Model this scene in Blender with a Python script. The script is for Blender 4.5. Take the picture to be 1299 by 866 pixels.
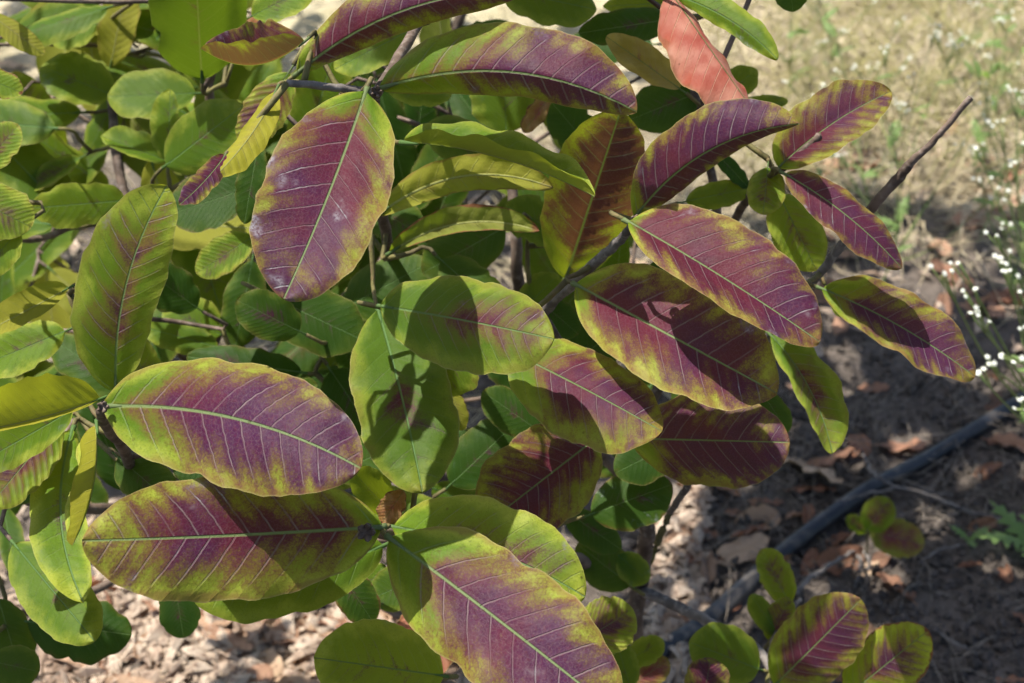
import bpy, math, random
import numpy as np
from mathutils import Vector

R = math.radians
random.seed(11)
rng = np.random.default_rng(11)
for o in list(bpy.data.objects):
    bpy.data.objects.remove(o)
scene = bpy.context.scene
COL = scene.collection

# ------------------------------------------------------------------ camera
PITCH, HFOV, CAM_H = 34.0, 36.0, 1.0
W0, H0 = 1299.0, 866.0
FPX = W0 / (2 * math.tan(R(HFOV / 2)))
cam_d = bpy.data.cameras.new('camera')
cam = bpy.data.objects.new('camera', cam_d)
COL.objects.link(cam)
cam.location = (0, 0, CAM_H)
cam.rotation_euler = (R(90 - PITCH), 0, 0)
cam_d.sensor_width = 36
cam_d.lens = 18 / math.tan(R(HFOV / 2))
cam_d.clip_start = 0.01
cam_d.clip_end = 200
cam_d.dof.use_dof = True
cam_d.dof.focus_distance = 0.63
cam_d.dof.aperture_fstop = 18
scene.camera = cam
CP = np.array([0, 0, CAM_H])
RT = np.array([1.0, 0, 0])
FW = np.array([0, math.cos(R(PITCH)), -math.sin(R(PITCH))])
UP = np.array([0, math.sin(R(PITCH)), math.cos(R(PITCH))])

# ------------------------------------------------------------------ light
SUN = np.array([-0.40, 0.16, 0.92]); SUN /= np.linalg.norm(SUN)
SUN_EL = math.asin(SUN[2]); SUN_ROT = math.atan2(SUN[0], SUN[1])
world = bpy.data.worlds.new('World'); scene.world = world
world.use_nodes = True
wn = world.node_tree.nodes; wl_ = world.node_tree.links
sky = wn.new('ShaderNodeTexSky'); sky.sky_type = 'NISHITA'; sky.sun_disc = False
sky.sun_elevation = SUN_EL; sky.sun_rotation = SUN_ROT
sky.air_density = 1.0; sky.dust_density = 2.0; sky.ozone_density = 1.0
wl_.new(sky.outputs[0], wn['Background'].inputs[0])
wn['Background'].inputs[1].default_value = 0.10
sd = bpy.data.lights.new('sun', 'SUN'); sd.energy = 5.0; sd.angle = R(0.5); sd.color = (1.0, 0.93, 0.82)
sun = bpy.data.objects.new('sun', sd); COL.objects.link(sun)
sun.rotation_euler = Vector(SUN.tolist()).to_track_quat('Z', 'Y').to_euler()
sun.location = (-2, 3, 5)
vs = scene.view_settings
vs.view_transform = 'Standard'; vs.look = 'None'; vs.gamma = 1.0; vs.use_curve_mapping = False
vs.exposure = 1.3
cy = scene.cycles
cy.max_bounces = 4; cy.diffuse_bounces = 2; cy.adaptive_threshold = 0.03; cy.glossy_bounces = 2; cy.transmission_bounces = 3; cy.transparent_max_bounces = 4
cy.caustics_reflective = False; cy.caustics_refractive = False

# ------------------------------------------------------------------ projection helpers
def at(px, py, d):
    """point of the place seen at (px, py) of the photograph, d metres along the view axis"""
    x = (px - W0 / 2) / FPX * d; y = -(py - H0 / 2) / FPX * d
    return CP + RT * x + UP * y + FW * d
def gnd(px, py, z=0.0):
    r = RT * ((px - W0 / 2) / FPX) - UP * ((py - H0 / 2) / FPX) + FW
    t = (z - CAM_H) / r[2]
    return CP + r * t
def proj(P):
    q = np.asarray(P) - CP
    d = q @ FW
    ds = np.where(np.abs(d) < 1e-6, 1e-6, d)
    return W0 / 2 + (q @ RT) / ds * FPX, H0 / 2 - (q @ UP) / ds * FPX, d

# ------------------------------------------------------------------ node expression helper
class G:
    def __init__(s, mat): s.nt = mat.node_tree; s.n = s.nt.nodes; s.l = s.nt.links
    def node(s, t, **kw):
        n = s.n.new(t)
        for k, v in kw.items(): setattr(n, k, v)
        return n
    def put(s, sock, v):
        if isinstance(v, E): s.l.new(v.s, sock)
        elif isinstance(v, tuple) and len(v) == 3 and sock.type == 'RGBA': sock.default_value = (*v, 1)
        elif v is not None: sock.default_value = v
    def m(s, op, a, b=None, c=None, clamp=False):
        n = s.node('ShaderNodeMath', operation=op); n.use_clamp = clamp
        for i, v in enumerate((a, b, c)):
            if v is not None: s.put(n.inputs[i], v)
        return E(s, n.outputs[0])
    def vec(s, x, y, z=0.0):
        n = s.node('ShaderNodeCombineXYZ')
        for i, v in enumerate((x, y, z)): s.put(n.inputs[i], v)
        return E(s, n.outputs[0])
    def sep(s, v):
        n = s.node('ShaderNodeSeparateXYZ'); s.put(n.inputs[0], v)
        return [E(s, o) for o in n.outputs]
    def noise(s, v, scale, detail=3, rough=0.55, dist=0.0):
        n = s.node('ShaderNodeTexNoise'); s.put(n.inputs['Vector'], v)
        n.inputs['Scale'].default_value = scale; n.inputs['Detail'].default_value = detail
        n.inputs['Roughness'].default_value = rough; n.inputs['Distortion'].default_value = dist
        return E(s, n.outputs[0])
    def voro(s, v, scale, feature='F1', out=0):
        n = s.node('ShaderNodeTexVoronoi', feature=feature); s.put(n.inputs['Vector'], v)
        n.inputs['Scale'].default_value = scale
        return E(s, n.outputs[out])
    def ss(s, x, a, b, lo=0.0, hi=1.0):
        n = s.node('ShaderNodeMapRange', interpolation_type='SMOOTHSTEP')
        for i, v in enumerate((x, a, b, lo, hi)): s.put(n.inputs[i], v)
        return E(s, n.outputs[0])
    def mix(s, f, a, b):
        n = s.node('ShaderNodeMix', data_type='RGBA'); n.clamp_factor = True
        s.put(n.inputs[0], f)
        for i, v in ((6, a), (7, b)):
            if isinstance(v, tuple): v = (*v[:3], 1)
            s.put(n.inputs[i], v)
        return E(s, n.outputs[2])
    def attr(s, name, kind='OBJECT'):
        n = s.node('ShaderNodeAttribute', attribute_type=kind, attribute_name=name)
        return E(s, n.outputs['Fac'])
    def uv(s, name):
        n = s.node('ShaderNodeUVMap', uv_map=name); return s.sep(E(s, n.outputs[0]))
    def pos(s):
        return E(s, s.node('ShaderNodeNewGeometry').outputs['Position'])
    def objc(s):
        return E(s, s.node('ShaderNodeTexCoord').outputs['Object'])
    def rnd(s):
        return E(s, s.node('ShaderNodeObjectInfo').outputs['Random'])
    def bump(s, h, dist, strength=1.0):
        n = s.node('ShaderNodeBump'); s.put(n.inputs['Height'], h)
        n.inputs['Distance'].default_value = dist; n.inputs['Strength'].default_value = strength
        return E(s, n.outputs[0])
class E:
    def __init__(s, g, sock): s.g = g; s.s = sock
    def __add__(s, o): return s.g.m('ADD', s, o)
    __radd__ = __add__
    def __sub__(s, o): return s.g.m('SUBTRACT', s, o)
    def __rsub__(s, o): return s.g.m('SUBTRACT', o, s)
    def __mul__(s, o): return s.g.m('MULTIPLY', s, o)
    __rmul__ = __mul__
    def __truediv__(s, o): return s.g.m('DIVIDE', s, o)
    def abs(s): return s.g.m('ABSOLUTE', s)
    def fract(s): return s.g.m('FRACT', s)
    def pw(s, p): return s.g.m('POWER', s, p)

def new_mat(name):
    m = bpy.data.materials.new(name); m.use_nodes = True
    g = G(m); b = g.n['Principled BSDF']
    return m, g, b
def setp(g, b, col=None, rough=None, spec=None, normal=None):
    if col is not None:
        g.put(b.inputs['Base Color'], (*col[:3], 1) if isinstance(col, tuple) else col)
    if rough is not None: g.put(b.inputs['Roughness'], rough)
    if spec is not None: g.put(b.inputs['Specular IOR Level'], spec)
    if normal is not None: g.put(b.inputs['Normal'], normal)
def thin(g, b, col, fac):
    """lets light through a thin blade"""
    tr = g.node('ShaderNodeBsdfTranslucent'); g.put(tr.inputs[0], col)
    mx = g.node('ShaderNodeMixShader'); g.put(mx.inputs[0], fac)
    g.l.new(b.outputs[0], mx.inputs[1]); g.l.new(tr.outputs[0], mx.inputs[2])
    g.l.new(mx.outputs[0], g.n['Material Output'].inputs[0])

# vein geometry shared by the mesh relief and the material
VA, VB = 0.62, 0.9
def leaf_material():
    m, g, b = new_mat('guava_leaf')
    u, v, _ = g.uv('leaf'); s, t, sd_ = g.uv('metric')
    seed = g.attr('seed'); pur = g.attr('purple'); mar = g.attr('margin'); tone = g.attr('tone')
    white = g.attr('bloom'); brown = g.attr('scorch'); nv = g.attr('veins'); red = g.attr('red'); spot = g.attr('spots')
    gb = g.attr('greenbase')
    P = g.vec(s, t, seed)
    w = t.abs(); side = g.m('GREATER_THAN', t, 0.0)
    n_lo = g.noise(P, 3.2, 2); n_mid = g.noise(P, 9.0, 2, 0.6); n_fine = g.noise(P, 85.0, 2, 0.65)
    n_hue = g.noise(g.vec(s, t, seed + 31.0), 4.5, 3)
    q = (s - w * VA - w * w * VB) * nv + side * 0.47 + seed + (n_mid - 0.5) * 0.16
    fr = (q.fract() - 0.5).abs()
    n_v = g.noise(g.vec(q * 0.9, w * 5.0, side * 3.7 + seed), 1.0, 2)
    d = fr / nv
    edge = 1.0 - v.abs()
    vvar = g.ss(n_hue + n_v * 0.5, 0.45, 0.95, 0.25, 1.0)
    vein = g.ss(d, 0.0018, 0.0055, 1.0, 0.0) * g.ss(edge, 0.10, 0.4) * vvar
    vk = g.m('MAXIMUM', g.ss(pur, 0.0, 0.4, 0.35, 1.0), red)
    vein = vein * vk
    mid = g.ss(w, 0.002, 0.0095 - u * 0.005, 1.0, 0.0)
    tert = g.voro(g.vec(s * 1.0, t * 1.0, seed), 62.0, 'DISTANCE_TO_EDGE')
    tline = g.ss(tert, 0.0, 0.09, 1.0, 0.0)
    tip = 1.0 - u
    e2 = g.m('SMOOTH_MIN', edge, tip * 2.4, 0.25)
    # pigment
    hue_j = (seed * 3.71).fract() - 0.5
    f = (pur - 0.5) * 1.0 + (e2 - mar) * 0.95 + (n_lo - 0.5) * 1.2 + (n_mid - 0.5) * 0.6 + (n_v - 0.5) * 1.1 \
        + (0.5 - fr) * 0.40 - g.ss(u, 0.0, gb, 1.0, 0.0) * 0.95 + (n_fine - 0.5) * 0.6 + tline * 0.16 + (u - 0.5) * 0.18 - 0.06 \
        + (n_mid - 0.5) * g.ss(e2, 0.1, 0.5, 0.9, 0.0)
    pm = g.ss(f, 0.06, 0.72)
    pm_soft = g.ss(f, -0.30, 0.36)
    green = g.mix(tone, (0.010, 0.036, 0.005), (0.090, 0.165, 0.010))  # dark end of tone holds gap shade put into the inner leaves
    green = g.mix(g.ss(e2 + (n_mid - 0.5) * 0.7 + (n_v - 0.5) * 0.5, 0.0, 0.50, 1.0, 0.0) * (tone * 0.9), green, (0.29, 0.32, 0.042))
    green = g.mix(g.ss(n_fine, 0.45, 0.8) * 0.5, green, (0.030, 0.065, 0.010))
    green = g.mix(g.ss(n_lo, 0.5, 0.75) * 0.45, green, (0.022, 0.065, 0.012))
    bronze = g.mix(n_hue, (0.140, 0.074, 0.016), (0.105, 0.036, 0.030))
    purple = g.mix(g.ss(n_hue + (u - 0.5) * 0.45 + hue_j * 0.35, 0.28, 0.74), (0.072, 0.004, 0.023), (0.038, 0.0035, 0.040))
    purple = g.mix(g.ss(n_fine, 0.45, 0.8) * 0.5, purple, (0.100, 0.015, 0.034))
    purple = g.mix(g.ss(n_v, 0.45, 0.8) * 0.45, purple, (0.017, 0.004, 0.017))
    col = g.mix(pm_soft * 0.78 * g.ss(pur, 0.0, 0.4), green, bronze)
    col = g.mix(pm * 0.95, col, purple)
    grain = g.noise(P, 170.0, 1)
    col = g.mix(g.ss(grain, 0.55, 0.75) * 0.28, col, (0.012, 0.012, 0.006))
    col = g.mix(g.ss(grain, 0.25, 0.45, 1.0, 0.0) * 0.14, col, (0.20, 0.16, 0.11))
    # dying red blades
    col = g.mix(red, col, g.mix(g.ss(n_hue, 0.35, 0.7), g.mix(n_mid, (0.20, 0.025, 0.026), (0.30, 0.068, 0.056)), (0.38, 0.17, 0.13)))
    # veins
    vcol = g.mix(pm_soft, g.mix(tone, (0.06, 0.14, 0.045), (0.20, 0.28, 0.10)), (0.24, 0.18, 0.18))
    vcol = g.mix(red, vcol, (0.62, 0.40, 0.27))
    col = g.mix(vein * 0.5, col, vcol)
    col = g.mix(tline * 0.11 * pm, col, vcol)
    col = g.mix(mid * 0.85, col, g.mix(pur * 0.5, (0.085, 0.16, 0.055), (0.22, 0.26, 0.12)))
    # dusty bloom, specks, scorched rim
    wm = g.ss(n_mid * 0.6 + n_lo * 0.55 + vein * 0.12 - edge * 0.12 + u * 0.06, 0.68, 0.86) * white
    wm = wm * g.ss(n_fine, 0.30, 0.62)
    col = g.mix(wm * 0.85, col, (0.34, 0.35, 0.37))
    sp = g.ss(g.voro(g.vec(s, t, seed + 7.0), 14.0), 0.05, 0.13, 1.0, 0.0) * g.ss(n_hue, 0.48, 0.56) * spot
    col = g.mix(sp * 0.85, col, (0.035, 0.018, 0.010))
    bm = g.ss(e2 + (n_mid - 0.5) * 0.55 + (n_lo - 0.5) * 0.35, 0.0, 0.13, 1.0, 0.0) * brown
    col = g.mix(bm, col, g.mix(n_fine, (0.10, 0.035, 0.018), (0.22, 0.11, 0.05)))
    rim = g.ss(edge, 0.0, 0.035, 1.0, 0.0)
    col = g.mix(rim * 0.45, col, (0.28, 0.25, 0.10))
    # underside
    under = g.mix(tone, (0.085, 0.115, 0.030), (0.215, 0.205, 0.022))
    under = g.mix(pm_soft * 0.25 * g.ss(pur, 0.0, 0.4), under, (0.20, 0.11, 0.08))
    under = g.mix(red, under, (0.45, 0.27, 0.17))
    under = g.mix(g.m('MAXIMUM', vein * 0.55, mid), under, (0.26, 0.27, 0.10))
    under = g.mix(tline * 0.18, under, (0.09, 0.085, 0.02))
    under = g.mix(bm, under, (0.15, 0.07, 0.035))
    geo = g.node('ShaderNodeNewGeometry')
    back = E(g, geo.outputs['Backfacing'])
    surf = g.mix(back, col, under)
    h = (0.5 - vein * 0.5 - mid * 0.4) + n_fine * 0.16 + g.m('POWER', fr * 2.0 + 0.001, 0.6) * vk * -0.32
    nb = g.bump(h, 0.0013, 0.8)
    setp(g, b, surf, g.mix(back, g.mix(n_mid, (0.40,) * 3, (0.56,) * 3), (0.7,) * 3), 0.07, nb)
    trc = g.mix(pm * 0.9, g.mix(tone, (0.05, 0.13, 0.006), (0.42, 0.46, 0.018)), (0.13, 0.040, 0.022))
    trc = g.mix(red, trc, (0.42, 0.10, 0.06))
    trc = g.mix(g.m('MAXIMUM', mid, vein * 0.5), trc, (0.16, 0.20, 0.02))
    trc = g.mix(bm, trc, (0.10, 0.03, 0.01))
    thin(g, b, trc, 0.38)
    return m
MLEAF = leaf_material()

def bark_material(name, c1, c2, c3):
    m, g, b = new_mat(name)
    p = g.objc()
    n1 = g.noise(p, 60, 4, 0.65); n2 = g.noise(p, 260, 3)
    col = g.mix(g.ss(n1, 0.35, 0.65), c1, c2)
    col = g.mix(g.ss(n2, 0.5, 0.75) * 0.6, col, c3)
    setp(g, b, col, 0.75, 0.3, g.bump(n1 + n2 * 0.5, 0.0015, 0.8))
    return m
MBARK = bark_material('bark', (0.045, 0.030, 0.022), (0.12, 0.085, 0.065), (0.19, 0.16, 0.14))
MBARKG = bark_material('grey_bark', (0.05, 0.042, 0.040), (0.14, 0.125, 0.115), (0.24, 0.22, 0.20))
MTWIG = bark_material('green_twig', (0.06, 0.05, 0.02), (0.11, 0.10, 0.03), (0.13, 0.08, 0.04))

# ------------------------------------------------------------------ mesh helpers
def mesh_obj(name, V, F, mat, parent=None, smooth=True, uvs=None, fu=None):
    me = bpy.data.meshes.new(name)
    me.from_pydata(np.asarray(V, float).tolist(), [], F if isinstance(F, list) else F.tolist())
    if uvs:
        li = np.empty(len(me.loops), np.int32); me.loops.foreach_get('vertex_index', li)
        for nme, arr in uvs.items():
            l = me.uv_layers.new(name=nme)
            l.data.foreach_set('uv', np.asarray(arr, np.float32)[li].ravel())
    if smooth: me.polygons.foreach_set('use_smooth', np.ones(len(me.polygons), bool))
    me.materials.append(mat)
    o = bpy.data.objects.new(name, me); COL.objects.link(o)
    if parent is not None: o.parent = parent
    return o
def empty(name, loc=(0, 0, 0)):
    e = bpy.data.objects.new(name, None); e.location = [float(x) for x in loc]; e.empty_display_size = 0.05
    COL.objects.link(e); return e
def tag(o, label=None, cat=None, group=None, kind=None):
    if label: o['label'] = label
    if cat: o['category'] = cat
    if group: o['group'] = group
    if kind: o['kind'] = kind
    return o
def norm(a): return a / (np.linalg.norm(a) + 1e-12)
def smooth_path(pts, n):
    """Catmull-Rom through the points"""
    P = np.asarray(pts, float)
    if len(P) < 3:
        k = np.linspace(0, 1, n)[:, None]; return P[0] * (1 - k) + P[-1] * k
    Q = np.vstack([2 * P[0] - P[1], P, 2 * P[-1] - P[-2]])
    out = []
    for x in np.linspace(0, len(P) - 1 - 1e-9, n):
        i = int(x); f = x - i; a, b_, c, d = Q[i:i + 4]
        out.append(0.5 * (2 * b_ + (c - a) * f + (2 * a - 5 * b_ + 4 * c - d) * f * f + (3 * b_ - a - 3 * c + d) * f ** 3))
    return np.array(out)
def tube(path, r, sides=8, cap=True):
    P = np.asarray(path, float); n = len(P)
    r = np.interp(np.linspace(0, 1, n), np.linspace(0, 1, len(np.atleast_1d(r))), np.atleast_1d(r))
    T = np.gradient(P, axis=0); T /= np.linalg.norm(T, axis=1)[:, None] + 1e-12
    ref = np.array([0.31, 0.2, 0.93])
    V = []
    for i in range(n):
        a = norm(np.cross(T[i], ref)); b_ = np.cross(T[i], a)
        for k in range(sides):
            th = 2 * math.pi * k / sides
            V.append(P[i] + r[i] * (a * math.cos(th) + b_ * math.sin(th)))
    F = [[i * sides + k, i * sides + (k + 1) % sides, (i + 1) * sides + (k + 1) % sides, (i + 1) * sides + k]
         for i in range(n - 1) for k in range(sides)]
    if cap:
        F.append(list(range(sides))[::-1]); F.append([(n - 1) * sides + k for k in range(sides)])
    return np.array(V), F
class MB:
    def __init__(s): s.V = []; s.F = []; s.n = 0; s.uv = {}
    def add(s, V, F, uvs=None):
        s.V.append(np.asarray(V)); s.F += [[i + s.n for i in f] for f in (F if isinstance(F, list) else F.tolist())]
        for k, a in (uvs or {}).items(): s.uv.setdefault(k, []).append(np.asarray(a))
        s.n += len(V)
    def build(s, name, mat, parent=None, smooth=True):
        return mesh_obj(name, np.vstack(s.V), s.F, mat, parent, smooth, {k: np.vstack(a) for k, a in s.uv.items()} or None)

# ------------------------------------------------------------------ guava leaf blade
def blade(Pm, Tm, SL, SR, L, seed, under=False, nu=24, nv=10, fold=0.10, curl=0.10, wave=0.02, quilt=0.0, veins=12,
          shift=1.06, power=2.6, petiole=0.0, petdir=None, wavef=3.0, nibble=0.0):
    """Pm, Tm, SL, SR : arrays over u (points on the midrib, tangents, half-blade vectors)"""
    u = 0.5 - 0.5 * np.cos(np.linspace(0, math.pi, nu + 1))
    k = np.linspace(0, 1, len(Pm))
    def rs(A): return np.stack([np.interp(u, k, A[:, j]) for j in range(3)], 1)
    Pm, Tm, SL, SR = rs(Pm), rs(Tm), rs(SL), rs(SR)
    up_ = u ** shift
    prof = np.clip(1 - np.abs(2 * up_ - 1) ** power, 0, 1) ** 0.58
    prof = prof * (1 - 0.12 * np.clip((u - 0.70) / 0.30, 0, 1) ** 1.5)
    prof = prof * (1 + 0.025 * np.sin(u * 17 + seed * 5) + 0.015 * np.sin(u * 41 + seed * 9) + 0.008 * np.sin(u * 83 + seed * 3))
    a = np.linspace(-1, 1, nv + 1)
    v = np.sign(a) * np.abs(a) ** 0.9
    N = np.cross(Tm, SL - SR); N /= np.linalg.norm(N, axis=1)[:, None] + 1e-12
    if under: N = -N
    wl = np.linalg.norm(SL, axis=1); wr = np.linalg.norm(SR, axis=1)
    V = np.zeros((nu + 1, nv + 1, 3)); UVa = np.zeros((nu + 1, nv + 1, 2)); UVb = np.zeros((nu + 1, nv + 1, 2))
    ph = seed * 12.7
    for j, vv in enumerate(v):
        S = SL if vv >= 0 else SR; ww = wl if vv >= 0 else wr
        av = abs(vv)
        t = av * prof * ww / L
        h = ww * prof * (fold * av - curl * av * av)
        h = h + wave * L * av ** 2.2 * np.sin(2 * math.pi * (wavef * u + 0.1 * np.sin(7 * u + ph)) + ph + (2.1 if vv > 0 else 0)) * (prof ** 0.5)
        h = h + 0.010 * L * np.sin(5.1 * u + 3.3 * vv + ph) * av
        if quilt > 0:
            q = (u - t * VA - t * t * VB) * veins + (0.47 if vv >= 0 else 0.0) + seed
            fr = np.abs(q - np.floor(q) - 0.5)
            h = h + quilt * L * (np.sqrt(fr * 2) - 0.5) * min(1, av * 5) * np.clip((1 - av) * 2.2, 0, 1) * (-1 if under else 1) * (prof ** 0.7)
        pr = prof
        if nibble > 0:
            pr = prof * (1 - nibble * av ** 3 * np.clip(np.sin(23 * u + ph) * np.sin(9.1 * u + ph * 1.7), 0, 1))
        V[:, j] = Pm + S * (av * pr)[:, None] + N * h[:, None]
        UVa[:, j, 0] = u; UVa[:, j, 1] = vv
        UVb[:, j, 0] = u; UVb[:, j, 1] = np.sign(vv) * t
    idx = np.arange((nu + 1) * (nv + 1)).reshape(nu + 1, nv + 1)
    A, B, C, D = idx[:-1, :-1].ravel(), idx[1:, :-1].ravel(), idx[1:, 1:].ravel(), idx[:-1, 1:].ravel()
    F = np.stack([A, B, C, D], 1)
    if under: F = F[:, ::-1]
    V = V.reshape(-1, 3); UVa = UVa.reshape(-1, 2); UVb = UVb.reshape(-1, 2)
    F = F.tolist()
    if petiole > 0:
        d0 = norm(Tm[0]) * -1 if petdir is None else petdir
        p0 = Pm[0] + norm(Tm[0]) * 0.03 * L - N[0] * 0.004 * L
        path = smooth_path([p0 + norm(Tm[0]) * 0.05 * L, p0, p0 + d0 * petiole * 0.5, p0 + d0 * petiole], 6)
        tv, tf = tube(path, [0.005 * L, 0.010 * L, 0.011 * L, 0.013 * L], 6)
        n0 = len(V); V = np.vstack([V, tv]); F += [[i + n0 for i in f] for f in tf]
        UVa = np.vstack([UVa, np.tile([[0.3, 0.0]], (len(tv), 1))]); UVb = np.vstack([UVb, np.tile([[0.3, 0.0]], (len(tv), 1))])
    return V, F, {'leaf': UVa, 'metric': UVb}

def leaf_from_photo(B, T, wl, wr, db, dt, c=0.0, arch=0.05, tilt=0.35, sl=None, sr=None, w=None, under=False, fk=0.6, n=24, seed=0.0, **kw):
    """a leaf whose midrib runs from B to T (photo pixels) at depths db..dt, half blades wl / wr pixels wide as seen"""
    B = np.array(B, float); T = np.array(T, float)
    ch = T - B; Lp = np.hypot(*ch); nn = np.array([ch[1], -ch[0]]) / Lp
    u = np.linspace(0, 1, n)
    C = (B + T) / 2 + 2 * c * nn
    M = ((1 - u) ** 2)[:, None] * B + (2 * u * (1 - u))[:, None] * C + (u ** 2)[:, None] * T
    tg = np.gradient(M, axis=0); tg /= np.linalg.norm(tg, axis=1)[:, None]
    nl = np.stack([tg[:, 1], -tg[:, 0]], 1)
    nl = nl * 0.7 + nn * 0.3; nl /= np.linalg.norm(nl, axis=1)[:, None]
    Zl = (db + dt) / 2; Lm0 = Lp / FPX * Zl
    Z = db + (dt - db) * u - arch * Lm0 * 4 * u * (1 - u)
    Pm = np.stack([at(M[i, 0], M[i, 1], Z[i]) for i in range(n)])
    sm = u * u * (3 - 2 * u)
    al = np.interp(sm, np.linspace(0, 1, len(np.atleast_1d(wl))), np.atleast_1d(wl)).astype(float)
    ar = np.interp(sm, np.linspace(0, 1, len(np.atleast_1d(wr))), np.atleast_1d(wr)).astype(float)
    Wp = w or max(np.abs(al).max(), np.abs(ar).max())
    def sidev(app, nrm, sg):
        dy = nrm[:, 1]
        if sg is None:
            sgn = -1.0 if app.min() < 0 else None
        else: sgn = sg
        dz = fk * np.sqrt(np.maximum(Wp ** 2 - app ** 2, 0))
        s_ = np.where(dy < 0, 1.0, -1.0) * np.clip(np.abs(dy) * 2, 0, 1) if sgn is None else sgn
        dz = dz * s_ - tilt * dy * app
        sc = Z / FPX
        return RT * (nrm[:, 0] * app * sc)[:, None] - UP * (nrm[:, 1] * app * sc)[:, None] + FW * (dz * sc)[:, None]
    SL = sidev(al, nl, sl); SR = sidev(ar, -nl, sr)
    Tm = np.gradient(Pm, axis=0); Tm /= np.linalg.norm(Tm, axis=1)[:, None]
    L = np.linalg.norm(np.diff(Pm, axis=0), axis=1).sum()
    return blade(Pm, Tm, SL, SR, L, seed, under, **kw), Pm, Tm, L

# ------------------------------------------------------------------ GROUND
def ground_material():
    m, g, b = new_mat('soil')
    p = g.pos()
    n1 = g.noise(p, 1.6, 4); n2 = g.noise(p, 14, 5, 0.65); n3 = g.noise(p, 95, 4, 0.7); n4 = g.noise(p, 420, 2)
    x, y, z = g.sep(p)
    col = g.mix(g.ss(n2, 0.3, 0.7), (0.040, 0.033, 0.028), (0.10, 0.083, 0.070))
    col = g.mix(g.ss(n3, 0.40, 0.72), col, (0.115, 0.096, 0.084))
    col = g.mix(g.ss(n3, 0.30, 0.46, 1.0, 0.0) * 0.8, col, (0.03, 0.024, 0.020))
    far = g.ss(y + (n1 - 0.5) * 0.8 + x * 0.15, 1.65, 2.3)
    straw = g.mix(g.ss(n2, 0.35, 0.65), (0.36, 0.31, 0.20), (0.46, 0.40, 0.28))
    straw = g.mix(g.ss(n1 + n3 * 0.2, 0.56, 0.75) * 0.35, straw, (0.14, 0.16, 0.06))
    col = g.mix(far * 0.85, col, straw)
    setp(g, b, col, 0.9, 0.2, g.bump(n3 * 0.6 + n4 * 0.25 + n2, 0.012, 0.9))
    return m
MSOIL = ground_material()
def hz(x, y):
    return (0.010 * np.sin(3.1 * x + 1.3) * np.cos(2.7 * y) + 0.006 * np.sin(9 * x + 4 * y) + 0.004 * np.sin(17 * x - 13 * y + 1)
            + 0.003 * np.sin(31 * x + 23 * y))
gx = np.concatenate([[-40, -15, -6, -3], np.linspace(-1.6, 1.8, 150), [3, 6, 15, 40]])
gy = np.concatenate([[-40, -15, -5, -1], np.linspace(0.2, 4.2, 170), [5, 8, 15, 40, 90]])
X, Y = np.meshgrid(gx, gy, indexing='ij')
fade = np.clip(1 - np.maximum(np.abs(X) - 1.6, 0), 0, 1) * np.clip(1 - np.maximum(np.abs(Y - 2.2) - 2.0, 0), 0, 1)
Zg = hz(X, Y) * fade + (rng.random(X.shape) - 0.5) * 0.006 * fade
gi = np.arange(X.size).reshape(X.shape)
GF = np.stack([gi[:-1, :-1].ravel(), gi[1:, :-1].ravel(), gi[1:, 1:].ravel(), gi[:-1, 1:].ravel()], 1)
ground = mesh_obj('ground', np.stack([X.ravel(), Y.ravel(), Zg.ravel()], 1), GF, MSOIL)
tag(ground, 'grey brown sandy soil strewn with litter and straw', kind='structure')

# ------------------------------------------------------------------ SHRUB : branches
shrub = empty('guava_shrub', (0, 0, 0))
root = gnd(760, 905); root[2] = 0.0
shrub.location = root.tolist()
tag(shrub, 'leafy guava shrub with purple and green leathery leaves', 'shrub')
BR = []      # sampled branch points for twigs to spring from
RO = Vector(shrub.location)
def shrub_part(o):
    o.parent = shrub; o.location = -RO; return o
def branch(pts, r, mat=None, name='branch', n=None, sides=8, knob=0.10, reg=True):
    n = n or max(8, 7 * len(pts))
    P = smooth_path(pts, n)
    kk = np.array([random.uniform(-1, 1) for _ in range(n)])
    kk = np.convolve(kk, [.3, .5, .3], 'same')
    rr = np.interp(np.linspace(0, 1, n), np.linspace(0, 1, len(r)), r) * (1 + knob * kk) * 0.62
    P = P + (rng.random(P.shape) - 0.5) * (rr[:, None] * 0.35)
    V, F = tube(P, rr, sides)
    o = shrub_part(mesh_obj(name, V, F, mat or MBARK))
    if reg: BR.append(P)
    return o
s0 = at(802, 800, 0.98)
root_top = root + np.array([0, 0, -0.03])
fork1 = at(812, 735, 0.95)
branch([root_top, (root + s0) / 2 + np.array([0.01, 0, 0.03]), s0, fork1], [0.014, 0.012, 0.010, 0.009], MBARK, 'trunk')
n_mid = at(640, 560, 0.80); n_a = at(480, 674, 0.66); n_b = at(806, 280, 0.665)
branch([fork1, at(818, 660, 0.90), at(760, 570, 0.88), at(650, 470, 0.84)], [0.008, 0.007, 0.006, 0.005], MBARK)
branch([at(650, 470, 0.84), at(680, 408, 0.755), at(745, 342, 0.705), at(785, 306, 0.685), n_b], [0.005, 0.0045, 0.004, 0.0034, 0.0028], MBARKG)
branch([at(806, 740, 0.95), at(700, 700, 0.86), at(590, 690, 0.74), n_a, at(466, 672, 0.64)], [0.007, 0.006, 0.005, 0.0042, 0.0035], MBARK)
branch([at(850, 650, 0.93), at(875, 610, 0.86), at(930, 500, 0.80), at(985, 410, 0.76), at(1040, 346, 0.735), at(1100, 270, 0.715)],
       [0.0035, 0.0035, 0.0034, 0.0033, 0.0034, 0.0036], MBARKG)
br_cut = branch([at(1100, 270, 0.715), at(1148, 216, 0.70), at(1156, 206, 0.698), at(1190, 172, 0.69), at(1231, 124, 0.68)],
                [0.0036, 0.0038, 0.0028, 0.0024, 0.0023], MBARK)
br_cut['label'] = 'bare cut branch end sticking out past the leaves'
branch([at(815, 735, 0.95), at(850, 650, 0.93)], [0.004, 0.0035], MTWIG)
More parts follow.
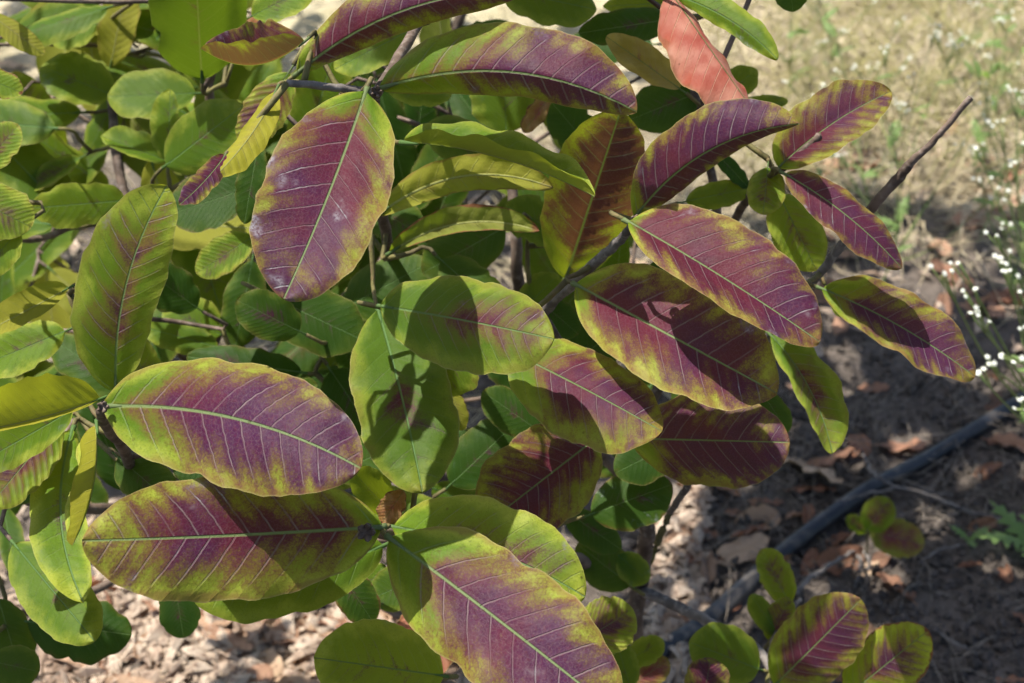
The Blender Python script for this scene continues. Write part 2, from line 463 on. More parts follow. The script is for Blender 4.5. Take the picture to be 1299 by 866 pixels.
branch([s0, at(560, 800, 1.02), at(330, 640, 1.0), at(255, 480, 0.98), at(200, 420, 0.95)], [0.009, 0.008, 0.007, 0.006, 0.004], MBARK)
branch([at(330, 640, 1.0), at(200, 620, 0.82), at(150, 560, 0.72), at(130, 528, 0.665), at(133, 512, 0.655)], [0.006, 0.005, 0.0045, 0.004, 0.003], MBARK)
branch([at(560, 800, 1.02), at(655, 480, 0.98), at(655, 330, 0.92), at(650, 230, 0.92), at(640, 120, 0.94)], [0.007, 0.006, 0.0055, 0.005, 0.004], MBARK)
branch([at(655, 480, 0.98), at(520, 380, 0.90), at(487, 280, 0.80), at(470, 200, 0.74), at(478, 118, 0.665)], [0.0055, 0.005, 0.0045, 0.004, 0.003], MBARK)
branch([at(478, 118, 0.665), at(420, 110, 0.66), at(365, 105, 0.645)], [0.003, 0.0028, 0.0025], MBARKG)
branch([at(478, 118, 0.665), at(560, -20, 0.75), at(640, -160, 0.85), at(660, -300, 0.95)], [0.004, 0.004, 0.0035, 0.003], MBARK)
branch([at(255, 480, 0.98), at(160, 250, 0.98), at(140, 110, 1.0), at(130, 0, 1.02), at(110, -120, 1.05)], [0.006, 0.005, 0.0045, 0.004, 0.003], MBARK)
branch([at(255, 480, 0.98), at(310, 300, 0.96), at(265, 110, 0.93), at(330, 0, 0.9), at(330, -140, 0.95)], [0.006, 0.005, 0.0045, 0.004, 0.003], MBARK)
branch([at(255, 300, 0.97), at(212, 208, 0.95), at(195, 150, 0.95)], [0.004, 0.003, 0.002], MBARK)
branch([at(160, 250, 0.98), at(60, 300, 0.98), at(0, 300, 0.95), at(-60, 280, 0.93)], [0.004, 0.0035, 0.003, 0.0025], MBARK)
branch([at(330, 640, 1.0), at(60, 780, 0.95), at(-40, 840, 0.92)], [0.005, 0.004, 0.003], MBARK)
branch([at(200, 420, .95), at(120, 400, .86), at(88, 372, .765)], [.004, .003, .0025], MBARK)
branch([at(802, 560, 0.86), at(905, 330, 0.86), at(890, 160, 0.84), at(850, -20, 0.84), at(860, -200, 0.9)], [0.005, 0.0045, 0.004, 0.0035, 0.003], MBARK)
branch([at(905, 330, 0.86), at(950, 250, 0.80), at(990, 216, 0.72), at(1040, 172, 0.70)], [0.004, 0.0035, 0.003, 0.0026], MBARK)
branch([at(812, 748, 0.95), at(850, 765, 0.94), at(905, 792, 0.92), at(960, 822, 0.90), at(985, 870, 0.88), at(1030, 960, 0.86)], [0.0058, 0.0055, 0.005, 0.0045, 0.004, 0.0035], MBARKG)
branch([at(975, 835, 0.895), at(990, 790, 0.93), at(1015, 760, 0.97)], [0.003, 0.0025, 0.002], MBARKG)
branch([at(560, 860, 0.70), at(640, 900, 0.78), at(760, 860, 0.92)], [0.003, 0.004, 0.005], MBARK)

branch([at(330, 640, 1.0), at(60, 640, .86), at(-70, 560, .78), at(-60, 400, .76), at(-70, 240, .75), at(-60, 60, .74), at(-50, -120, .78)], [.006, .005, .0045, .004, .0035, .003, .0025], MBARK)
# ------------------------------------------------------------------ SHRUB : leaves seen in the photograph
PRE = {  # purple, margin, tone, bloom, scorch, greenbase, spots
    'P': (0.80, 0.20, 0.70, 0.45, 0.42, 0.15, 0.5),
    'M': (0.66, 0.26, 0.72, 0.40, 0.48, 0.30, 0.6),
    'B': (0.42, 0.28, 0.60, 0.30, 0.20, 0.35, 0.5),
    'G': (0.02, 0.40, 0.55, 0.10, 0.05, 0.30, 0.1),
    'L': (0.05, 0.40, 0.75, 0.20, 0.05, 0.30, 0.1),
    'D': (0.05, 0.40, 0.12, 0.10, 0.15, 0.30, 0.1),  # dark green lowered further, deep shade of the gaps put into its tone
    'Y': (0.00, 0.40, 1.10, 0.00, 0.10, 0.30, 0.0),
    'O': (0.20, 0.40, 0.70, 0.10, 0.30, 0.30, 0.2),
}
LEAVES = []
occupied = []
def leaf(kind, B, T, wl, wr, db, dt=None, hero=False, red=0.0, label=None, pet=0.006, over=None, **kw):
    dt = db if dt is None else dt
    i = len(LEAVES); seed = (i * 0.377 + 0.13) % 1.0 + (i % 7)
    veins = kw.pop('veins', random.choice([10, 11, 12, 13]))
    q = dict(nu=60, nv=24, quilt=0.0095) if hero else dict(nu=26, nv=12, quilt=0.0)
    kw.setdefault('curl', random.uniform(0.05, 0.22)); kw.setdefault('fold', random.uniform(0.04, 0.16))
    kw.setdefault('wave', random.uniform(0.008, 0.02)); kw.setdefault('wavef', random.uniform(2.0, 4.0))
    kw.setdefault('arch', random.uniform(0.03, 0.09)); kw.setdefault('shift', random.uniform(1.0, 1.12))
    kw.update(q); kw.setdefault('nibble', random.choice([0, 0, .04, .06] if hero else [0, 0, .08, .15]))
    (V, F, uv), Pm, Tm, L = leaf_from_photo(B, T, wl, wr, db, dt, seed=seed, veins=veins, petiole=pet, **kw)
    o = shrub_part(mesh_obj('leaf', V, F, MLEAF, None, True, uv))
    p = list(PRE[kind])
    for k_, v_ in (over or {}).items():
        p[['purple', 'margin', 'tone', 'bloom', 'scorch', 'greenbase', 'spots'].index(k_)] = v_
    j = lambda a, s: max(0.0, a + random.uniform(-s, s))
    for nme, val in zip(('purple', 'margin', 'tone', 'bloom', 'scorch', 'greenbase', 'spots'),
                        (j(p[0], 0.06) if p[0] > .2 else p[0], j(p[1], 0.08), j(p[2], 0.08), j(p[3], 0.1), j(p[4], 0.08), p[5], p[6])):
        o[nme] = float(val)
    o['seed'] = float(seed); o['veins'] = float(veins); o['red'] = float(red)
    if label: o['label'] = label
    base = Pm[0] - norm(Tm[0]) * (pet * 0.9 - 0.03 * L)
    LEAVES.append((o, Pm, base))
    return o
Hh = True
# --- front leaves
leaf('P', (464, 116), (360, 379), 76, 86, .640, .585, Hh, c=4, fold=.12, curl=.12, over=dict(greenbase=.25, bloom=.8, margin=.32, purple=.88))
leaf('P', (482, 112), (808, 142), 68, 26, .665, .620, Hh, c=36, sr=1, over=dict(greenbase=.75, margin=.18, scorch=.35))
leaf('P', (378, 92), (672, -12), 48, 22, .66, .64, Hh, c=30, sr=1, over=dict(bloom=.8))
leaf('M', (386, 52), (255, 62), -26, 62, .650, .61, Hh, c=26, w=66, over=dict(margin=.10, purple=.75, greenbase=.01, bloom=.8, tone=.6))
leaf('M', (366, 92), (306, 185), 30, 30, .70)
leaf('Y', (350, 116), (274, 222), 24, 16, .655, .62, Hh, c=6, under=True, over=dict(purple=.2))
leaf('P', (286, 196), (227, 260), 17, 17, .63, .60, c=3, over=dict(margin=.12, greenbase=.02, bloom=.8), pet=.002)
leaf('P', (806, 275), (1014, 157), 54, (26, 20, 8), .665, .625, Hh, c=27, sr=1, over=dict(scorch=.1))
leaf('P', (797, 281), (1040, 434), 76, 36, .640, .600, Hh, c=4, over=dict(margin=.26, greenbase=.1, bloom=.6, tone=.95, purple=.86))
leaf('P', (731, 361), (986, 499), 76, 66, .690, .625, Hh, over=dict(margin=.36, purple=.86, bloom=.9, tone=.95, scorch=.5))
leaf('M', (648, 446), (840, 547), 50, 66, .700, .650, Hh, c=2, over=dict(greenbase=.45, spots=1.0))
leaf('M', (800, 556), (1002, 561), 60, 55, .730, .690, Hh, over=dict(greenbase=.3, bloom=.9, margin=.16, purple=.82))
leaf('M', (1043, 366), (1237, 478), 46, 36, .720, .690, Hh, c=8, over=dict(scorch=.7))
leaf('B', (978, 425), (1056, 575), 40, 20, .760, .72, Hh, c=12, over=dict(purple=.22, tone=.5))
leaf('P', (988, 212), (1130, 116), 46, 32, .710, .70, Hh, c=8, over=dict(scorch=.4))
leaf('P', (997, 221), (1144, 340), 27, 31, .700, .68, Hh, c=8, over=dict(margin=.08, bloom=.8, greenbase=.02))
leaf('O', (974, 212), (968, 272), 25, 23, .720, .70)
leaf('O', (988, 246), (1036, 343), 34, 34, .765)
leaf('B', (850, -12), (950, 132), 16, 52, .70, .665, Hh, red=.9, sl=1, label='salmon red dying leaf', curl=.3, wave=.022, fold=.2, over=dict(purple=.1, bloom=0, scorch=.5, spots=.6))
leaf('Y', (862, 112), (769, 46), 20, 26, .735, red=.35)
leaf('G', (858, -6), (986, 75), 24, 13, .69, .66, Hh, c=10, sr=1, over=dict(bloom=.8))
leaf('D', (1000, -40), (1006, 15), 22, 22, .72)
leaf('G', (905, 130), (960, 88), 22, 20, .80)
leaf('G', (938, 134), (1000, 128), 12, 10, .82)
leaf('D', (903, 188), (952, 240), 12, 11, .80)
leaf('G', (870, 255), (952, 238), 18, 18, .80)
leaf('B', (718, 352), (788, 138), 60, 56, .770, .690, Hh, over=dict(greenbase=.3, purple=.85, tone=.6, margin=.2))
leaf('L', (513, 180), (754, 250), 46, -20, .705, .64, Hh, c=14, w=50, fk=.7)
leaf('O', (481, 272), (702, 238), 26, 20, .74, .69, Hh, c=32, under=True, tilt=-.3, over=dict(scorch=.5))
leaf('O', (496, 320), (684, 293), 22, 12, .80, .75, Hh, c=24, under=True, tilt=-.3, over=dict(scorch=1.0, tone=.4))
leaf('D', (640, 288), (536, 346), 36, 36, .82)
leaf('B', (484, 388), (703, 430), 58, 62, .680, .630, Hh, c=2, over=dict(greenbase=.8, bloom=.8, tone=.40, purple=.28, margin=.12))
leaf('B', (480, 394), (536, 624), 64, 60, .730, .665, Hh, c=3, over=dict(greenbase=.5, purple=.02, tone=.36, margin=.1))
leaf('L', (578, 432), (557, 502), 42, 38, .705, over=dict(scorch=.35, purple=.15))
leaf('O', (574, 498), (587, 546), 13, 13, .745, under=True)
leaf('M', (756, 556), (612, 668), 58, 64, .730, .685, Hh, over=dict(greenbase=.1, purple=.68, margin=.16, tone=.8))
leaf('B', (498, 668), (742, 757), 62, 42, .670, .625, Hh, c=14, over=dict(spots=1.0, tone=.85, purple=.16))
leaf('P', (494, 682), (784, 906), 82, 74, .640, .575, Hh, c=2, over=dict(greenbase=.45, margin=.30, purple=.85))
leaf('L', (562, 857), (398, 834), 46, 56, .68, .64, Hh)
leaf('P', (133, 515), (458, 594), 72, 82, .655, .590, Hh, c=24, over=dict(greenbase=.45, margin=.24, purple=.84, bloom=.6))
leaf('P', (484, 668), (104, 686), 78, 76, .645, .590, Hh, c=2, over=dict(margin=.46, purple=.78, greenbase=.2, scorch=.6, bloom=.8, tone=.9))
leaf('G', (486, 692), (244, 757), 46, 42, .70, .66, Hh, c=8)
leaf('B', (147, 496), (212, 235), (70, 68), (42, 54), .670, .640, Hh, c=20, over=dict(greenbase=.3, purple=.36, margin=.42, tone=.7, bloom=.6))
leaf('Y', (128, 506), (-34, 548), 7, 52, .655, .60, Hh, c=4, under=True, tilt=-.2)
leaf('L', (92, 520), (-34, 592), 30, 32, .68, .64)
leaf('O', (76, 534), (-14, 642), 36, 36, .69, .66, over=dict(purple=.5))
leaf('L', (92, 545), (106, 764), 32, 40, .700, .63, Hh, c=-22)
leaf('Y', (122, 540), (92, 692), (-26, -22), (30, 34), .665, .61, Hh, c=12, w=38, under=False)
leaf('G', (18, 690), (120, 813), 36, 40, .71, .67, Hh)
leaf('D', (35, 788), (167, 805), 34, 40, .78)
leaf('D', (222, 742), (233, 809), 26, 26, .80)
leaf('D', (-2, 760), (30, 868), 28, 30, .78)
leaf('D', (-12, 838), (50, 852), 24, 26, .74)
# --- left middle
leaf('L', (86, 366), (-24, 424), 18, 26, .74, .70, under=True)
leaf('L', (82, 420), (-34, 468), 30, 36, .76)
leaf('O', (-44, 246), (40, 288), 34, 36, .70)
leaf('L', (24, 292), (-24, 346), 25, 24, .70)
leaf('O', (-24, 214), (24, 158), 28, 26, .72)
leaf('L', (-34, 92), (29, 118), 18, 18, .68, over=dict(scorch=.9))
leaf('G', (160, 254), (38, 264), 30, 30, .86, .82)
leaf('G', (256, 100), (246, -74), 62, 62, .82, .76, over=dict(tone=.25))
leaf('G', (210, 210), (308, 134), 40, 42, .84, .80)
leaf('G', (213, 204), (128, 172), 12, 24, .88)
leaf('L', (213, 204), (216, 113), 24, 12, .88)
leaf('G', (248, 118), (136, 122), 32, 36, .92)
leaf('G', (142, 120), (52, 84), 32, 36, .98, over=dict(bloom=.4))
leaf('L', (122, 30), (64, 52), 22, 22, 1.0)
leaf('G', (146, 122), (112, 194), 22, 20, 1.02)
leaf('G', (135, 180), (84, 238), 20, 22, 1.02)
leaf('O', (-12, 18), (56, 69), 14, 15, .80, under=True)
leaf('O', (140, 84), (162, -24), 25, 25, 1.0, under=True)
leaf('O', (102, 200), (28, 242), 14, 17, .98)
leaf('D', (316, 238), (214, 272), 38, 42, .80)
leaf('O', (320, 300), (249, 347), 24, 24, .84)
leaf('L', (280, 424), (208, 390), 28, 32, .90, over=dict(bloom=.6))
leaf('G', (276, 440), (180, 414), 20, 20, .88)
leaf('D', (382, 472), (236, 452), 22, 24, .84)
leaf('D', (320, 330), (298, 442), 28, 28, .90)
leaf('D', (335, 372), (462, 432), 40, 42, .82)
leaf('D', (434, 392), (544, 333), 38, 40, .84)
leaf('D', (440, 398), (448, 480), 22, 22, .86)
leaf('D', (328, 178), (310, 284), 18, 20, .76)
# --- top middle
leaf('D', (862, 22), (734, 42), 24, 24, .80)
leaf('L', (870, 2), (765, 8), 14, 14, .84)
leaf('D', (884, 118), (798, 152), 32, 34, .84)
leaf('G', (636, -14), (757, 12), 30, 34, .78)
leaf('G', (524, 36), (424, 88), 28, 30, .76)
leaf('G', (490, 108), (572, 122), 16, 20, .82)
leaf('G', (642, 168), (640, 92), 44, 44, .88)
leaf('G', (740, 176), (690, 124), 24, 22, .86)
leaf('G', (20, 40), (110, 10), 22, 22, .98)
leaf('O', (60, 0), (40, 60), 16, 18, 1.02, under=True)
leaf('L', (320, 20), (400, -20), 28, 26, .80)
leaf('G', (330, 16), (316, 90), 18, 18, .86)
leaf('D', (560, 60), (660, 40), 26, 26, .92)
# --- centre gaps and lower middle
leaf('D', (692, 552), (612, 496), 26, 26, .80)
leaf('D', (572, 614), (654, 536), 36, 36, .82)
leaf('D', (750, 652), (853, 614), 34, 36, .80, over=dict(bloom=.7, scorch=.5))
leaf('D', (718, 648), (788, 697), 20, 22, .86)
leaf('D', (800, 742), (732, 690), 30, 30, .90)
leaf('G', (784, 704), (823, 737), 18, 20, .90, over=dict(bloom=.9))
leaf('B', (738, 814), (803, 772), 34, 36, .78, over=dict(tone=.8))
leaf('L', (795, 838), (842, 812), 16, 18, .88)
leaf('B', (800, 870), (848, 836), 16, 20, .88, red=.3)
leaf('G', (800, 872), (782, 815), 18, 20, .86)
leaf('G', (662, 394), (708, 348), 22, 24, .84)
leaf('D', (688, 384), (734, 424), 22, 22, .84)
leaf('G', (498, 652), (446, 596), 18, 26, .70, .68)
leaf('D', (430, 724), (474, 790), 25, 25, .74, over=dict(scorch=.6))
leaf('L', (488, 716), (452, 760), 15, 16, .80)
leaf('G', (812, 586), (790, 606), 18, 20, .82)
leaf('D', (968, 500), (1000, 548), 18, 20, .80)
leaf('O', (1052, 372), (1066, 402), 8, 6, .755)
leaf('O', (930, 398), (1000, 450), 26, 26, .80)
leaf('D', (600, 400), (700, 500), 40, 40, .88)
leaf('D', (420, 470), (480, 560), 40, 40, .84)
leaf('D', (640, 600), (560, 560), 36, 36, .90)
leaf('D', (700, 480), (780, 420), 36, 36, .88)
leaf('D', (860, 480), (930, 560), 36, 36, .84)
leaf('D', (860, 330), (800, 420), 36, 36, .86)
# --- low shoot at the right
leaf('G', (962, 848), (874, 814), 32, 38, .86, .84)
leaf('M', (892, 890), (902, 834), 28, 28, .83, over=dict(margin=.2))
leaf('M', (982, 870), (1092, 760), 44, 46, .85, .82, Hh, over=dict(purple=.74, margin=.32))
leaf('B', (1072, 884), (1178, 799), 40, 40, .84, .81, Hh, over=dict(purple=.45, scorch=1.0, tone=.85))
leaf('O', (1002, 766), (966, 696), 21, 23, .93, over=dict(scorch=.3))
leaf('G', (990, 806), (952, 754), 16, 14, .92)
leaf('B', (975, 812), (1002, 758), 18, 18, .92)
# dry leaves still on the shrub
leaf('O', (570, 752), (520, 862), 40, 44, .82, red=.85, label='dry orange brown leaf hanging under the front leaves', over=dict(scorch=1.0, purple=0))
leaf('O', (300, 70), (325, 20), 14, 14, .84, red=.7, over=dict(scorch=1.0))
leaf('O', (700, 118), (664, 168), 12, 14, .84, red=.5, over=dict(scorch=1.0), wave=.05)
leaf('O', (512, 622), (484, 664), 15, 17, .685, red=.6, over=dict(scorch=1.2), wave=.06, label='small dry brown curled leaf at the shoot tip')

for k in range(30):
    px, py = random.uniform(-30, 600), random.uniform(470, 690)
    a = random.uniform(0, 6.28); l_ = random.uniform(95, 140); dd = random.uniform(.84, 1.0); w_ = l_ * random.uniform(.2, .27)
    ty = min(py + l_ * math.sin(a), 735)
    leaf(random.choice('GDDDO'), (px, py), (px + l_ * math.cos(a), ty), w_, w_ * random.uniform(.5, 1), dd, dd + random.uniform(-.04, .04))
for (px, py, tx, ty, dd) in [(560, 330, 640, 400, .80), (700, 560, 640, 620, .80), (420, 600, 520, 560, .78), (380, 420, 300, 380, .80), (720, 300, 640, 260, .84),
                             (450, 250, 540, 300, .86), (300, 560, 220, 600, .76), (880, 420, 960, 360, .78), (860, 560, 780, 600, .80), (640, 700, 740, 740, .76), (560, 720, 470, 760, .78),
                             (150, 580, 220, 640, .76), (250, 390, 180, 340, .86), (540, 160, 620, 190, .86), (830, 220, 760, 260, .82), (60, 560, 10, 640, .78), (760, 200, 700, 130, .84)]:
    leaf('D', (px, py), (tx, ty), 30, 30, dd, dd - .01, over=dict(tone=random.uniform(.05, .3)))  # low tone puts the shade between front leaves into the colour
# leaf and twig fill deep inside the crown, seen only through the gaps
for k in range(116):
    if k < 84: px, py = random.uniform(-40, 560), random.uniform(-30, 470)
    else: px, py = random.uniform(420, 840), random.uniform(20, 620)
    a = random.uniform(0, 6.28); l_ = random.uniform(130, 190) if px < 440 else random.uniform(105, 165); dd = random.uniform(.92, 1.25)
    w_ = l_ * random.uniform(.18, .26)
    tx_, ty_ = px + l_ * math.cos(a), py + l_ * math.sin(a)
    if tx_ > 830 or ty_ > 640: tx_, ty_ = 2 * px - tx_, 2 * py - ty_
    leaf(random.choice('GGDDDDO'), (px, py), (tx_, ty_), w_, w_ * random.uniform(.5, 1), dd, dd + random.uniform(-.04, .04), under=random.random() < .2, over=dict(tone=random.uniform(.25, .75) if px < 400 else random.uniform(.05, .4)))  # centre fill darkened, left fill lightened: shade and sun put into tone

# ------------------------------------------------------------------ SHRUB : unseen crown, its leaves placed along sun rays to cast shade below
limbs = []
def limb(pts, r):
    branch([np.array(p) for p in pts], r, MBARK, 'branch')
limb([at(560, 800, 1.02), (-0.05, 1.15, 0.5), (-0.12, 1.25, 0.85), (-0.2, 1.3, 1.15)], [0.009, 0.008, 0.006, 0.004])
limb([(-0.05, 1.15, 0.5), (0.06, 1.3, 0.75), (0.12, 1.35, 1.05)], [0.007, 0.005, 0.004])
limb([(-0.12, 1.25, 0.85), (-0.4, 1.1, 1.0), (-0.55, 0.95, 1.15)], [0.005, 0.004, 0.003])
limb([(-0.12, 1.25, 0.85), (-0.1, 1.0, 1.05), (-0.05, 0.8, 1.15)], [0.005, 0.004, 0.003])
limb([(0.06, 1.3, 0.75), (0.2, 1.15, 0.95), (0.28, 1.0, 1.05)], [0.005, 0.004, 0.003])
limb([(-0.4, 1.1, 1.0), (-0.6, 1.35, 1.0), (-0.75, 1.5, 1.1)], [0.004, 0.003, 0.002])
limb([(-0.12, 1.25, 0.85), (-0.15, 1.6, 0.95), (-0.2, 2.0, 1.0), (-0.3, 2.4, 1.05)], [0.006, 0.005, 0.004, 0.003])  # far limbs added out of view to hold leaves shading the ground behind
limb([(-0.4, 1.1, 1.0), (-0.65, 1.6, 1.0), (-0.75, 2.1, 1.05), (-0.9, 2.5, 1.1)], [0.005, 0.004, 0.003, 0.002])
limb([(0.06, 1.3, 0.75), (0.12, 1.65, 0.95), (0.1, 2.1, 1.05)], [0.005, 0.004, 0.003])
LIT = [at(100, 100, 1.0), at(60, 50, 1.0), at(135, 60, .98), at(195, 125, .92), at(218, 150, .9), at(70, 240, .85), at(135, 145, 1.0), at(215, 60, .8), at(260, 200, .83), at(260, 470, .62), at(140, 465, .65), at(165, 480, .65), at(560, 590, .67), at(120, 480, .62), at(870, 85, .69), at(815, 172, .70), at(1105, 145, .70),
       at(955, 240, .71), at(745, 785, .6), at(705, 585, .7), at(60, 535, .66), at(595, 158, .68), at(800, 540, .66), at(640, 195, .9),
       at(60, 440, .75), at(215, 385, .9), at(80, 90, .98), at(1040, 410, .61), at(880, 605, .70), at(1140, 815, .82), at(50, 610, .65)]
for (px, py) in [(200, 800), (260, 830), (330, 790), (380, 850), (300, 860), (430, 780), (160, 850), (100, 860), (220, 850), (870, 640), (850, 690), (1110, 720),
                 (880, 770), (690, 360), (520, 290), (450, 300), (1130, 735), (1100, 690), (1230, 600), (1150, 560), (1270, 730), (1040, 745), (830, 720), (1200, 460), (1180, 660)]:
    LIT.append(gnd(px, py))
LIT = np.array(LIT)
SHADE = []
HL = []
for (o, Pm, b_) in LEAVES[:110]:
    nv_ = 25 if len(o.data.vertices) > 1000 else 13
    co = np.array([v_.co for v_ in o.data.vertices])[:(nv_ * (61 if nv_ == 25 else 27))]
    gr = co.reshape(-1, nv_, 3)
    part = nv_ == 25 and random.random() < .16
    for f_ in (0.15, 0.4, 0.65, 0.88):
        for h_ in (0.15, 0.5, 0.85):
            pt = gr[int(f_ * (gr.shape[0] - 1)), int(h_ * (nv_ - 1))]
            if nv_ == 25 and not (part and f_ < .5): HL.append(pt)
            elif nv_ == 13 and proj(pt)[0] < 440 and proj(pt)[1] < 500: HL.append(pt)
            elif random.random() < .25: SHADE.append(pt)
LIT = np.vstack([LIT, np.array(HL)])
for _ in range(200):
    SHADE.append(gnd(random.uniform(820, 1330), random.uniform(400, 900)))
for _ in range(30):
    SHADE.append(gnd(random.uniform(850, 1330), random.uniform(250, 400)))
for _ in range(260):
    SHADE.append(gnd(random.uniform(-60, 830), random.uniform(-20, 640)))
random.shuffle(SHADE)
crown = MB(); crown_c = []
def ray_d(C, Pts, need_front=True):
    q = C - Pts; t_ = q @ SUN
    d_ = np.linalg.norm(q - t_[..., None] * SUN, axis=-1)
    return np.where(t_ > 0.02, d_, 9.0)
def in_view(V, mrg=12):
    x, y, d = proj(V)
    return bool(np.any((d > 0.0) & (x > -mrg) & (x < W0 + mrg) & (y > -mrg) & (y < H0 + mrg)))
def crown_leaf(C, L, seed):
    a = random.uniform(0, 6.28)
    T = norm(np.array([math.cos(a), math.sin(a), random.uniform(-0.5, 0.15)]))
    S = norm(np.cross(np.array([random.uniform(-.35, .35), random.uniform(-.35, .35), 1]), T))
    k = np.linspace(-0.5, 0.5, 6)[:, None]
    Pm = C + T * k * L - np.array([0, 0, 1]) * (k ** 2) * L * 0.25
    Tm = np.gradient(Pm, axis=0); Tm /= np.linalg.norm(Tm, axis=1)[:, None]
    w_ = L * random.uniform(.21, .26)
    SLv = np.tile(S * w_, (6, 1))
    return blade(Pm, Tm, SLv, -SLv, L, seed, nu=12, nv=6, curl=.15, fold=.1), Pm
nadd = 0
allbr = np.vstack(BR)
_x, _y, _d = proj(allbr)
allbr = allbr[~((_d > 0) & (_x > -30) & (_x < W0 + 30) & (_y > -30) & (_y < H0 + 30))]
twigs = MB()
for tgt in SHADE:
    if crown_c:
        if ray_d(np.array(crown_c), tgt).min() < 0.020: continue
    for tr in range(20):
        C = tgt + SUN * (random.uniform(0.12, 0.4 if tr < 12 else 0.8) if tgt[2] > 0.2 else random.uniform(.5, 1.5)) + rng.normal(0, 0.012, 3)
        if C[2] < 0.45 or C[2] > 1.35: continue
        L = random.uniform(0.085, 0.12)
        (V, F, uv), Pm = crown_leaf(C, L, random.uniform(0, 7))
        if in_view(V): continue
        near = LIT[np.linalg.norm(np.cross(C - LIT, SUN), axis=1) < .07]
        if len(near) and min(ray_d(V, l_).min() for l_ in near) < 0.009: continue
        if np.min(np.linalg.norm(V - CP, axis=1)) < 0.18: continue
        j = np.argmin(np.linalg.norm(allbr - Pm[0], axis=1))
        e_ = allbr[j]; mid_ = (e_ + Pm[0]) / 2 + np.array([0, 0, 0.03])
        tp = smooth_path([e_, mid_, Pm[0]], 7)
        if np.linalg.norm(e_ - Pm[0]) > 0.45: continue
        if in_view(tp): tp = None
        crown.add(V, F, uv); crown_c.append(C); nadd += 1
        if tp is not None:
            tv, tf = tube(tp, [0.0022, 0.0016, 0.0012], 5); twigs.add(tv, tf)
            allbr = np.vstack([allbr, tp[3:]])
        break
cr = shrub_part(crown.build('unseen_shade_foliage', MLEAF))  # added out of view, each leaf set on a sun ray to cast shade
cr['kind'] = 'stuff'; cr['seed'] = 2.3; cr['veins'] = 12.0; cr['red'] = 0.0
for nme, val in zip(('purple', 'margin', 'tone', 'bloom', 'scorch', 'greenbase', 'spots'), PRE['B']): cr[nme] = float(val)
shrub_part(twigs.build('unseen_shade_twigs', MTWIG))['kind'] = 'stuff'  # unseen twigs added to hold the shading leaves
print('crown leaves', nadd, 'photo leaves', len(LEAVES))

# twigs from each leaf to the branch behind it
allb = np.vstack(BR)
order = sorted(LEAVES, key=lambda q_: np.linalg.norm(allb - q_[2], axis=1).min())
for (o, Pm, base) in order:
    # prefer points not nearer to the camera than the leaf
    dd = np.linalg.norm(allb - base, axis=1) + np.where((allb - CP) @ FW < (base - CP) @ FW - 0.015, 0.25, 0)
    e_ = allb[int(np.argmin(dd))]; L_ = np.linalg.norm(e_ - base)
    if L_ < 0.004: continue
    away = norm(base - Pm[2]) * min(0.3 * L_, 0.02)
    tp = smooth_path([base, base + away + FW * 0.15 * L_, (base + e_) / 2 + away * 0.3 + FW * 0.12 * L_, e_], max(6, int(L_ / 0.012)))
    tv, tf = tube(tp, [0.0010, 0.0011, 0.0013, 0.0015], 6)
    shrub_part(mesh_obj('twig', tv, tf, MTWIG if L_ < 0.05 else MBARK))
    allb = np.vstack([allb, tp[1:-1]])
# buds at the shoot tips
def bud(P, r):
    mb = MB()
    for k in range(5):
        a = k * 1.256; d = norm(RT * math.cos(a) + UP * math.sin(a) - FW * 0.8)
        V, F = tube(smooth_path([P, P + d * r * 0.8, P + d * r * 1.1 - FW * r * 0.9], 5), [r * .55, r * .45, r * .1], 6)
        mb.add(V, F)
    shrub_part(mb.build('bud', MBARK))
bud(at(465, 674, .632), .0038); bud(at(806, 279, .645), .0022); bud(at(478, 117, .655), .0025); bud(at(132, 516, .648), .0025)

# ------------------------------------------------------------------ HOSE
m, g, b = new_mat('black_hose')
n = g.noise(g.objc(), 90, 4)
dust = g.noise(g.objc(), 22, 3, 0.7)
setp(g, b, g.mix(g.ss(dust + n * 0.3, 0.62, 0.9) * 0.7, g.mix(g.ss(n, 0.45, 0.75), (0.006, 0.008, 0.013), (0.03, 0.028, 0.028)), (0.13, 0.11, 0.09)), g.ss(n, 0.2, 0.8, 0.36, 0.55), 0.35, g.bump(n, 0.0006, 0.5))
hp = []
for (px, py) in [(640, 1010), (760, 890), (840, 812), (905, 762), (1000, 688), (1100, 618), (1180, 569), (1262, 520), (1380, 452), (1560, 370)]:
    p = gnd(px, py, 0.012); p[2] = float(hz(p[0], p[1])) + 0.0085; hp.append(p)
V, F = tube(smooth_path(hp, 120), [0.0083], 20)
tag(mesh_obj('irrigation_hose', V, F, m), 'black plastic irrigation hose lying across the dark ground', 'hose')

